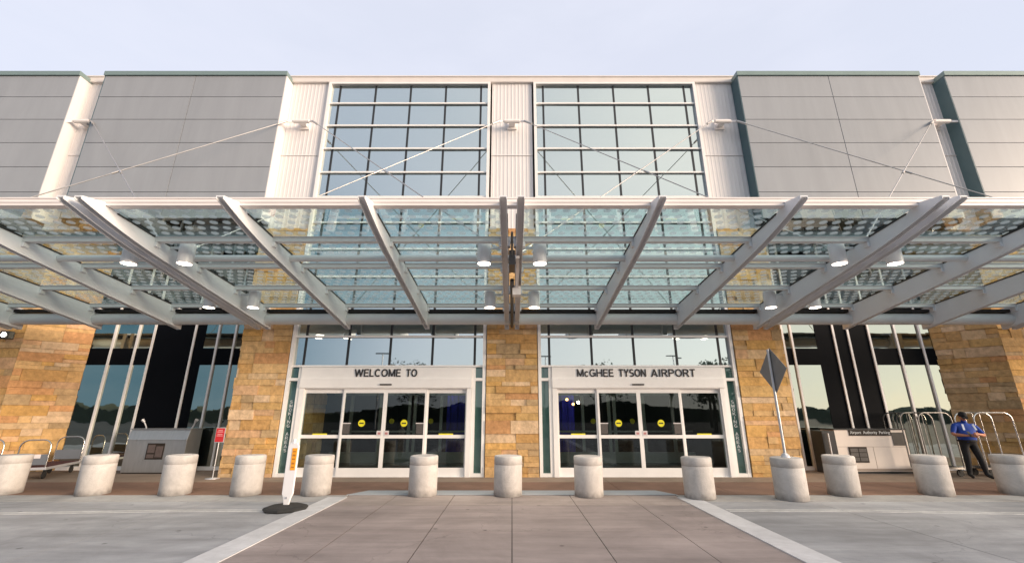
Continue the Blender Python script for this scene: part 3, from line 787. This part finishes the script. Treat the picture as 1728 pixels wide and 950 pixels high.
platform_cart((-13.72,11.55,.012),R(100),'grey paneled luggage trolley cut by the left picture edge')
def birdcage(loc,rz,mat,label,wid=1.08,dep=.55):
    t=empty('birdcage_cart',loc,rz,label,'luggage cart','birdcage luggage carts')
    w=wid/2;d=dep/2
    mb=MB(); mb.box(-w,w,-d,d,.20,.25); mb.build('deck',M['blackcloth'],t,bevel=.01)
    mb=MB()
    for y in (-d,d): mb.bar((-w-.01,y,.22),(w+.01,y,.22),.02,.05)
    for x in (-w,w): mb.bar((x,-d,.22),(x,d,.22),.02,.05)
    mb.build('deck_rim',mat,t)
    for y in (-d,d):
        r=.22
        pts=[(-w,y,.22),(-w,y,1.42)]+[tuple(p) for p in reversed(arc((-w+r,y,1.45),r,90,180,(1,0,0)))]+[tuple(p) for p in reversed(arc((w-r,y,1.45),r,0,90,(1,0,0)))]+[(w,y,1.42),(w,y,.22)]
        mb=MB(); mb.tube(pts,.019,8); mb.build('hoop',mat,t)
    mb=MB(); mb.tube([(0,-d,1.67),(0,d,1.67)],.016,8); mb.build('top_bar',mat,t)
    mb=MB()
    for x in (-.25,0,.25): mb.tube([(x*w*1.6,d,.22),(x*w*1.6,d,1.66)],.010,6)
    mb.build('back_rods',mat,t)
    for x,y in ((-w+.1,-d+.06),(w-.1,-d+.06),(-w+.1,d-.06),(w-.1,d-.06)):
        mb=MB(); wheel(mb,x,y,.09); mb.build('wheel',M['rubber'],t)
    return t
birdcage((13.42,13.1,.012),R(0),M['chrome'],'bright chrome birdcage luggage cart standing behind the porter')
birdcage((11.82,13.15,.012),R(4),M['dullmetal'],'grey birdcage luggage cart nearer the kerb, between counter and porter',1.0)
birdcage((11.95,13.9,.012),R(-5),M['bronze'],'dark bronze birdcage luggage cart parked behind the grey one',1.0)

# ------------------------------------------------------------------ porter
def person():
    P=Vector
    J={'pel':P((0,0,.90)),'bel':P((0,-.03,1.05)),'che':P((.02,0,1.27)),'nek':P((.02,-.02,1.42)),'nk2':P((.02,-.05,1.48)),
       'hipL':P((-.10,0,.86)),'kneL':P((-.12,-.03,.47)),'ankL':P((-.13,.03,.09)),'toeL':P((-.15,-.14,.04)),
       'hipR':P((.10,0,.86)),'kneR':P((.16,-.05,.47)),'ankR':P((.23,-.01,.09)),'toeR':P((.26,-.18,.04)),
       'shL':P((-.19,0,1.36)),'elL':P((-.34,-.10,1.10)),'wrL':P((-.08,-.30,1.08)),
       'shR':P((.22,0,1.36)),'elR':P((.37,-.08,1.08)),'wrR':P((.10,-.32,1.12))}
    Rr={'pel':(.215,.17),'bel':(.25,.215),'che':(.235,.16),'nek':(.075,.075),'nk2':(.06,.06),
       'hipL':(.10,.11),'kneL':(.075,.075),'ankL':(.055,.06),'toeL':(.045,.035),'hipR':(.10,.11),'kneR':(.075,.075),'ankR':(.055,.06),'toeR':(.045,.035),
       'shL':(.085,.08),'elL':(.052,.052),'wrL':(.032,.03),'shR':(.085,.08),'elR':(.052,.052),'wrR':(.032,.03)}
    E=[('pel','bel'),('bel','che'),('che','nek'),('nek','nk2'),('pel','hipL'),('hipL','kneL'),('kneL','ankL'),('ankL','toeL'),
       ('pel','hipR'),('hipR','kneR'),('kneR','ankR'),('ankR','toeR'),('che','shL'),('shL','elL'),('elL','wrL'),('che','shR'),('shR','elR'),('elR','wrR')]
    def hand(s,tip_dir):
        w=J['wr'+s]; d=(w-J['el'+s]).normalized(); sd=d.cross(P((0,0,1))).normalized(); up=sd.cross(d)
        k='pm'+s; J[k]=w+d*.07; Rr[k]=(.036,.022); E.append(('wr'+s,k))
        for i,(o,l) in enumerate(((-.027,.062),(-.009,.072),(.009,.068),(.027,.055))):
            a='f%s%d'%(s,i); J[a]=J[k]+d*.03+up*o; J[a+'b']=J[a]+d*l*.55-sd*.012*(1 if s=='L' else -1); J[a+'c']=J[a+'b']+d*l*.35-sd*.03*(1 if s=='L' else -1)
            for q in (a,a+'b',a+'c'): Rr[q]=(.0095,.0095)
            E.extend([(k,a),(a,a+'b'),(a+'b',a+'c')])
        a='t'+s; J[a]=w+d*.035+up*.035; J[a+'b']=J[a]+d*.04+up*.02
        Rr[a]=(.012,.012); Rr[a+'b']=(.010,.010); E.extend([('wr'+s,a),(a,a+'b')])
    hand('L',None); hand('R',None)
    names=list(J); me=bpy.data.meshes.new('person'); me.from_pydata([J[n] for n in names],[(names.index(a),names.index(b)) for a,b in E],[])
    ob=bpy.data.objects.new('person_src',me); COL.objects.link(ob)
    sk=ob.modifiers.new('s','SKIN'); sk.branch_smoothing=.6
    for i,n in enumerate(names):
        sv=me.skin_vertices[0].data[i]; sv.radius=Rr[n]; sv.use_root=(n=='pel')
    ss=ob.modifiers.new('u','SUBSURF'); ss.levels=2; ss.render_levels=2
    bpy.context.view_layer.update()
    em=bpy.data.meshes.new_from_object(ob.evaluated_get(bpy.context.evaluated_depsgraph_get()))
    bpy.data.objects.remove(ob)
    kind={}
    for a,b in E:
        s={a,b}
        if a in('pel','hipL','hipR','kneL','kneR') and b[:3] in('hip','kne','ank'): k=1
        elif a.startswith('ank'): k=2
        elif b in('bel','che','nek','shL','shR') : k=0
        elif (a,b)in(('shL','elL'),('shR','elR')): k=4
        else: k=3
        kind[(a,b)]=k
    em.materials.clear()
    for m in ('blue','blackcloth','rubber','skin'): em.materials.append(M[m])
    for p in em.polygons:
        c=p.center; best=None
        for (a,b),k in kind.items():
            d=J[b]-J[a]; t=max(0,min(1,(c-J[a]).dot(d)/d.length_squared)); q=(c-(J[a]+d*t)).length/max(Rr[a][0],.02)
            if best is None or q<best[0]: best=(q,k,t)
        k=best[1]
        if k==4: k=0 if best[2]<.85 else 3
        if k==0 and c.z<.93: k=1
        if k==1 and c.z>.95: k=0
        p.material_index=k; p.use_smooth=True
    o=bpy.data.objects.new('person',em); COL.objects.link(o)
    # head: shaped ball with brow, nose, jaw and ears, bowed to the phone
    hb=MB(); n=20; rings=14; vs=[];fs=[]
    for i in range(rings+1):
        th=math.pi*i/rings; z=math.cos(th)
        for k in range(n):
            ph=2*math.pi*k/n; r=math.sin(th); x=.078*r*math.cos(ph); y=.098*r*math.sin(ph); zz=.118*z
            if zz<-.03: x*=1-.9*(-.03-zz)*3; 
            if y<0:
                if abs(x)<.022 and -.045<zz<.02: y-=.022*(1-abs(x)/.022)*(1 if zz<-.01 else .5)
                if abs(abs(x)-.032)<.018 and 0<zz<.03: y+=.012
                if abs(x)<.03 and -.075<zz<-.06: y-=.006
            if abs(y)<.025 and -.03<zz<.035: x*=1.13
            vs.append((x,y,zz))
    for i in range(rings):
        for k in range(n):
            a=i*n+k;b=i*n+(k+1)%n; fs.append((a,b,b+n,a+n))
    hb.add(vs,fs,smooth=True); h=hb.build('head',M['skin'],o); h.location=(.005,-.075,1.565); h.rotation_euler=(R(24),0,R(-12))
    cb=MB(); cb.lathe([(.088,.025),(.092,.05),(.085,.09),(.06,.118),(.02,.13)],20,smooth=True)
    cb.prism([(-.07,-.06,.035),(-.06,-.15,.02),(0,-.175,.015),(.06,-.15,.02),(.07,-.06,.035)],(0,0,.008)); 
    c=cb.build('cap',M['blackcloth'],h); c.scale=(1,1.12,1)
    for s in (-1,1):
        sb=MB(); sb.bar((s*.115+.02,-.150,1.37),(s*.135+.02,-.200,1.22),.045,.012,up=(0,-1,0)); sb.build('shirt_panel',M['shirtw'],o)
    for s in (-1,1):
        eb=MB(); eb.lathe([(.002,-.006),(.008,0),(.002,.006)],8,(s*.03,-.083,.012)); eb.build('eye',M['letter'],h)
    bb=MB(); bb.lathe([(.212,.0),(.216,.01),(.216,.035),(.21,.045)],24,(0,0,.925)); b=bb.build('belt',M['blackcloth'],o); b.scale=(1,.82,1)
    return o
p=person(); p.location=(12.33,12.62,.012); p.rotation_euler.z=R(-14); p.scale=(1.0,1.0,1.0)
tag(p,'porter in black cap, blue shirt and black trousers leaning with folded forearms','person')
ph=MB(); ph.box(-.04,.04,-.005,.005,-.08,.08); o=ph.build('phone',M['camera'],None,loc=(12.18,12.34,1.13)); o.rotation_euler=(R(-30),0,R(10))
tag(o,'small black phone held in the hands of the porter in blue','phone')

# fixtures on the stone walls
for sx,l in ((-1,'small black floodlight on the stone wall at the left picture edge'),):
    t=empty('floodlight',(-15.25,13.18,3.92),0,l,'floodlight')
    mb=MB(); mb.box(-.14,.14,-.12,.06,-.12,.12); mb.build('housing',M['camera'],t,bevel=.02)
    mb=MB(); mb.tube([(0,-.13,0),(0,-.115,0)],.06,16); mb.build('lens',M['lampw'],t)
    mb=MB(); mb.bar((0,.05,0),(0,.16,0),.05,.05); mb.build('arm',M['camera'],t)

# ------------------------------------------------------------------ what the windows mirror: trees, lamp posts and woods across the road
def leafy(name,x,y,h,rad,seed,label):
    r=random.Random(seed); t=empty(name,(x,y,-.05),0,label,'tree','trees across the road')
    mb=MB(); mb.tube([(0,0,0),(.1,0,h*.35),(0,.1,h*.6),(.1,0,h*.85)],[.22,.16,.11,.04],8)
    for k in range(7):
        a=r.uniform(0,6.28); z=h*r.uniform(.35,.7); mb.tube([(0,0,z),(math.cos(a)*rad*.6,math.sin(a)*rad*.6,z+h*.18)],[.07,.02],6)
    mb.build('trunk',M['bark'],t)
    mb=MB()
    cl=[(r.uniform(-.8,.8)*rad,r.uniform(-.8,.8)*rad,h*r.uniform(.45,.98),rad*r.uniform(.25,.5)) for _ in range(16)]
    for _ in range(1500):
        cx,cy,cz,cr=r.choice(cl); d=Vector((r.gauss(0,1),r.gauss(0,1),r.gauss(0,1))).normalized()*cr*r.random()**.4
        c=Vector((cx,cy,cz))+d; u=Vector((r.gauss(0,1),r.gauss(0,1),r.gauss(0,1))).normalized(); v=u.orthogonal().normalized(); s=r.uniform(.10,.22)
        mb.add([c-u*s,c+v*s*.6,c+u*s,c-v*s*.6],[(0,1,2,3)])
    mb.build('crown',M['leaf'],t)
for i,(x,y,h,rd) in enumerate(((19,-17,6.0,2.4),(30,-24,6.5,2.8),(26,-34,8,3.2),(12,-36,8,3.2),(-14,-38,8,3.5),(-30,-30,7,3))):
    leafy('tree',x,y,h,rd,i,('small','young','tall','round','broad','low')[i]+' leafy tree standing across the road behind the viewer')
mb=MB(); r=random.Random(2); n=700; top=[]
for i in range(n+1):
    x=-160+320*i/n; top.append((x,2.2+r.uniform(-.35,.35)+1.5*abs(math.sin(x*.21+math.sin(x*.07)*3))*r.uniform(.75,1)+.8*math.sin(x*.043+1)))
mb.prism([(-160,-75,-.1)]+[(x,-75,z) for x,z in top]+[(160,-75,-.1)],(0,-6,0))
tag(mb.build('far_wood',M['wood']),'dark low wood far across the road behind the viewer','wood',kind='stuff')
for i,x in enumerate((-16,4,22)):
    t=empty('lamp_post',(x,-28-3*i,-.05),0,'tall grey parking lamp post across the road, '+('left','middle','right')[i]+' one','lamp post','parking lamp posts')
    mb=MB(); mb.tube([(0,0,0),(0,0,9)],[.09,.06],8); mb.build('pole',M['galv'],t)
    mb=MB(); mb.bar((-.9,0,9),(.9,0,9),.25,.12); mb.build('lamp_head',M['camera'],t)

# ------------------------------------------------------------------ light
SUN_EL=R(9); SUN_AZ=R(117)      # azimuth clockwise from +Y: behind the viewer to the right
w=bpy.data.worlds.new('World'); scene.world=w; w.use_nodes=True; nt=w.node_tree; nt.nodes.clear(); L=nt.links
out=nd(nt,'ShaderNodeOutputWorld'); bg=nd(nt,'ShaderNodeBackground'); L.new(bg.outputs[0],out.inputs[0])
sky=nd(nt,'ShaderNodeTexSky'); sky.sky_type='NISHITA'; sky.sun_disc=False; sky.sun_elevation=SUN_EL; sky.sun_rotation=SUN_AZ
sky.air_density=1.0; sky.dust_density=.4; sky.ozone_density=2.0
def smooth(v,a,b):
    n=nd(nt,'ShaderNodeMapRange',interpolation_type='SMOOTHSTEP'); n.inputs[1].default_value=a; n.inputs[2].default_value=b; L.new(v,n.inputs[0]); return n.outputs[0]
tc=nd(nt,'ShaderNodeTexCoord'); sx_=nd(nt,'ShaderNodeSeparateXYZ'); L.new(tc.outputs['Generated'],sx_.inputs[0])
hyp=math_(nt,'SQRT',math_(nt,'ADD',math_(nt,'MULTIPLY',sx_.outputs[0],sx_.outputs[0]),math_(nt,'MULTIPLY',sx_.outputs[1],sx_.outputs[1])))
tt=math_(nt,'DIVIDE',sx_.outputs[0],math_(nt,'MAXIMUM',hyp,.001))
mp=nd(nt,'ShaderNodeMapping'); mp.inputs['Scale'].default_value=(1.6,1.6,5.0); L.new(tc.outputs['Generated'],mp.inputs[0])
nz=nd(nt,'ShaderNodeTexNoise'); nz.inputs['Scale'].default_value=1.7; nz.inputs['Detail'].default_value=8; nz.inputs['Roughness'].default_value=.55; L.new(mp.outputs[0],nz.inputs['Vector'])
mr=nd(nt,'ShaderNodeMapRange'); mr.inputs[1].default_value=.38; mr.inputs[2].default_value=.68; L.new(nz.outputs[0],mr.inputs[0])
fac=math_(nt,'MULTIPLY_ADD',mr.outputs[0],.08,.86)
mix=nd(nt,'ShaderNodeMix',data_type='RGBA'); L.new(fac,mix.inputs[0]); L.new(sky.outputs[0],mix.inputs[6]); cm=nd(nt,'ShaderNodeMix',data_type='RGBA'); glow=math_(nt,'MULTIPLY',smooth(sx_.outputs[1],.25,-.55),smooth(tt,-.45,.6)); L.new(glow,cm.inputs[0]); cm.inputs[6].default_value=(3.2,3.3,3.8,1); cm.inputs[7].default_value=(5.6,5.2,4.75,1); L.new(cm.outputs[2],mix.inputs[7]) 
# a darker blue cloud bank low over the left half behind the viewer
bank=math_(nt,'MULTIPLY',smooth(tt,-.18,-.58),math_(nt,'MULTIPLY',smooth(sx_.outputs[1],.1,-.3),smooth(sx_.outputs[2],.55,.25)))
nb=math_(nt,'MULTIPLY_ADD',nz.outputs[0],.5,.62); bank=math_(nt,'MULTIPLY',bank,nb)
mix2=nd(nt,'ShaderNodeMix',data_type='RGBA'); L.new(bank,mix2.inputs[0]); L.new(mix.outputs[2],mix2.inputs[6]); mix2.inputs[7].default_value=(.38,.95,1.4,1)
L.new(mix2.outputs[2],bg.inputs[0]); bg.inputs[1].default_value=.10
sl=bpy.data.lights.new('sun','SUN'); sl.energy=2.1; sl.angle=R(22); sl.color=(1,.79,.60)
so=bpy.data.objects.new('sun',sl); COL.objects.link(so)
d=Vector((math.sin(SUN_AZ)*math.cos(SUN_EL),math.cos(SUN_AZ)*math.cos(SUN_EL),math.sin(SUN_EL)))
so.rotation_euler=d.to_track_quat('Z','Y').to_euler(); so.location=(20,-20,15)

# ------------------------------------------------------------------ camera
cd=bpy.data.cameras.new('camera'); cd.sensor_width=36; cd.lens=15.42; cd.clip_start=.05; cd.clip_end=2000
co=bpy.data.objects.new('camera',cd); COL.objects.link(co); co.location=(.0,0,1.65); co.rotation_euler=(R(90+16.77),0,0)
scene.camera=co
scene.view_settings.view_transform='Standard'; scene.view_settings.look='None'; scene.view_settings.exposure=1.4; scene.view_settings.gamma=1
scene.cycles.max_bounces=8; scene.cycles.transparent_max_bounces=24; scene.cycles.caustics_reflective=False; scene.cycles.caustics_refractive=False
scene.cycles.use_denoising=True; scene.cycles.sample_clamp_indirect=6
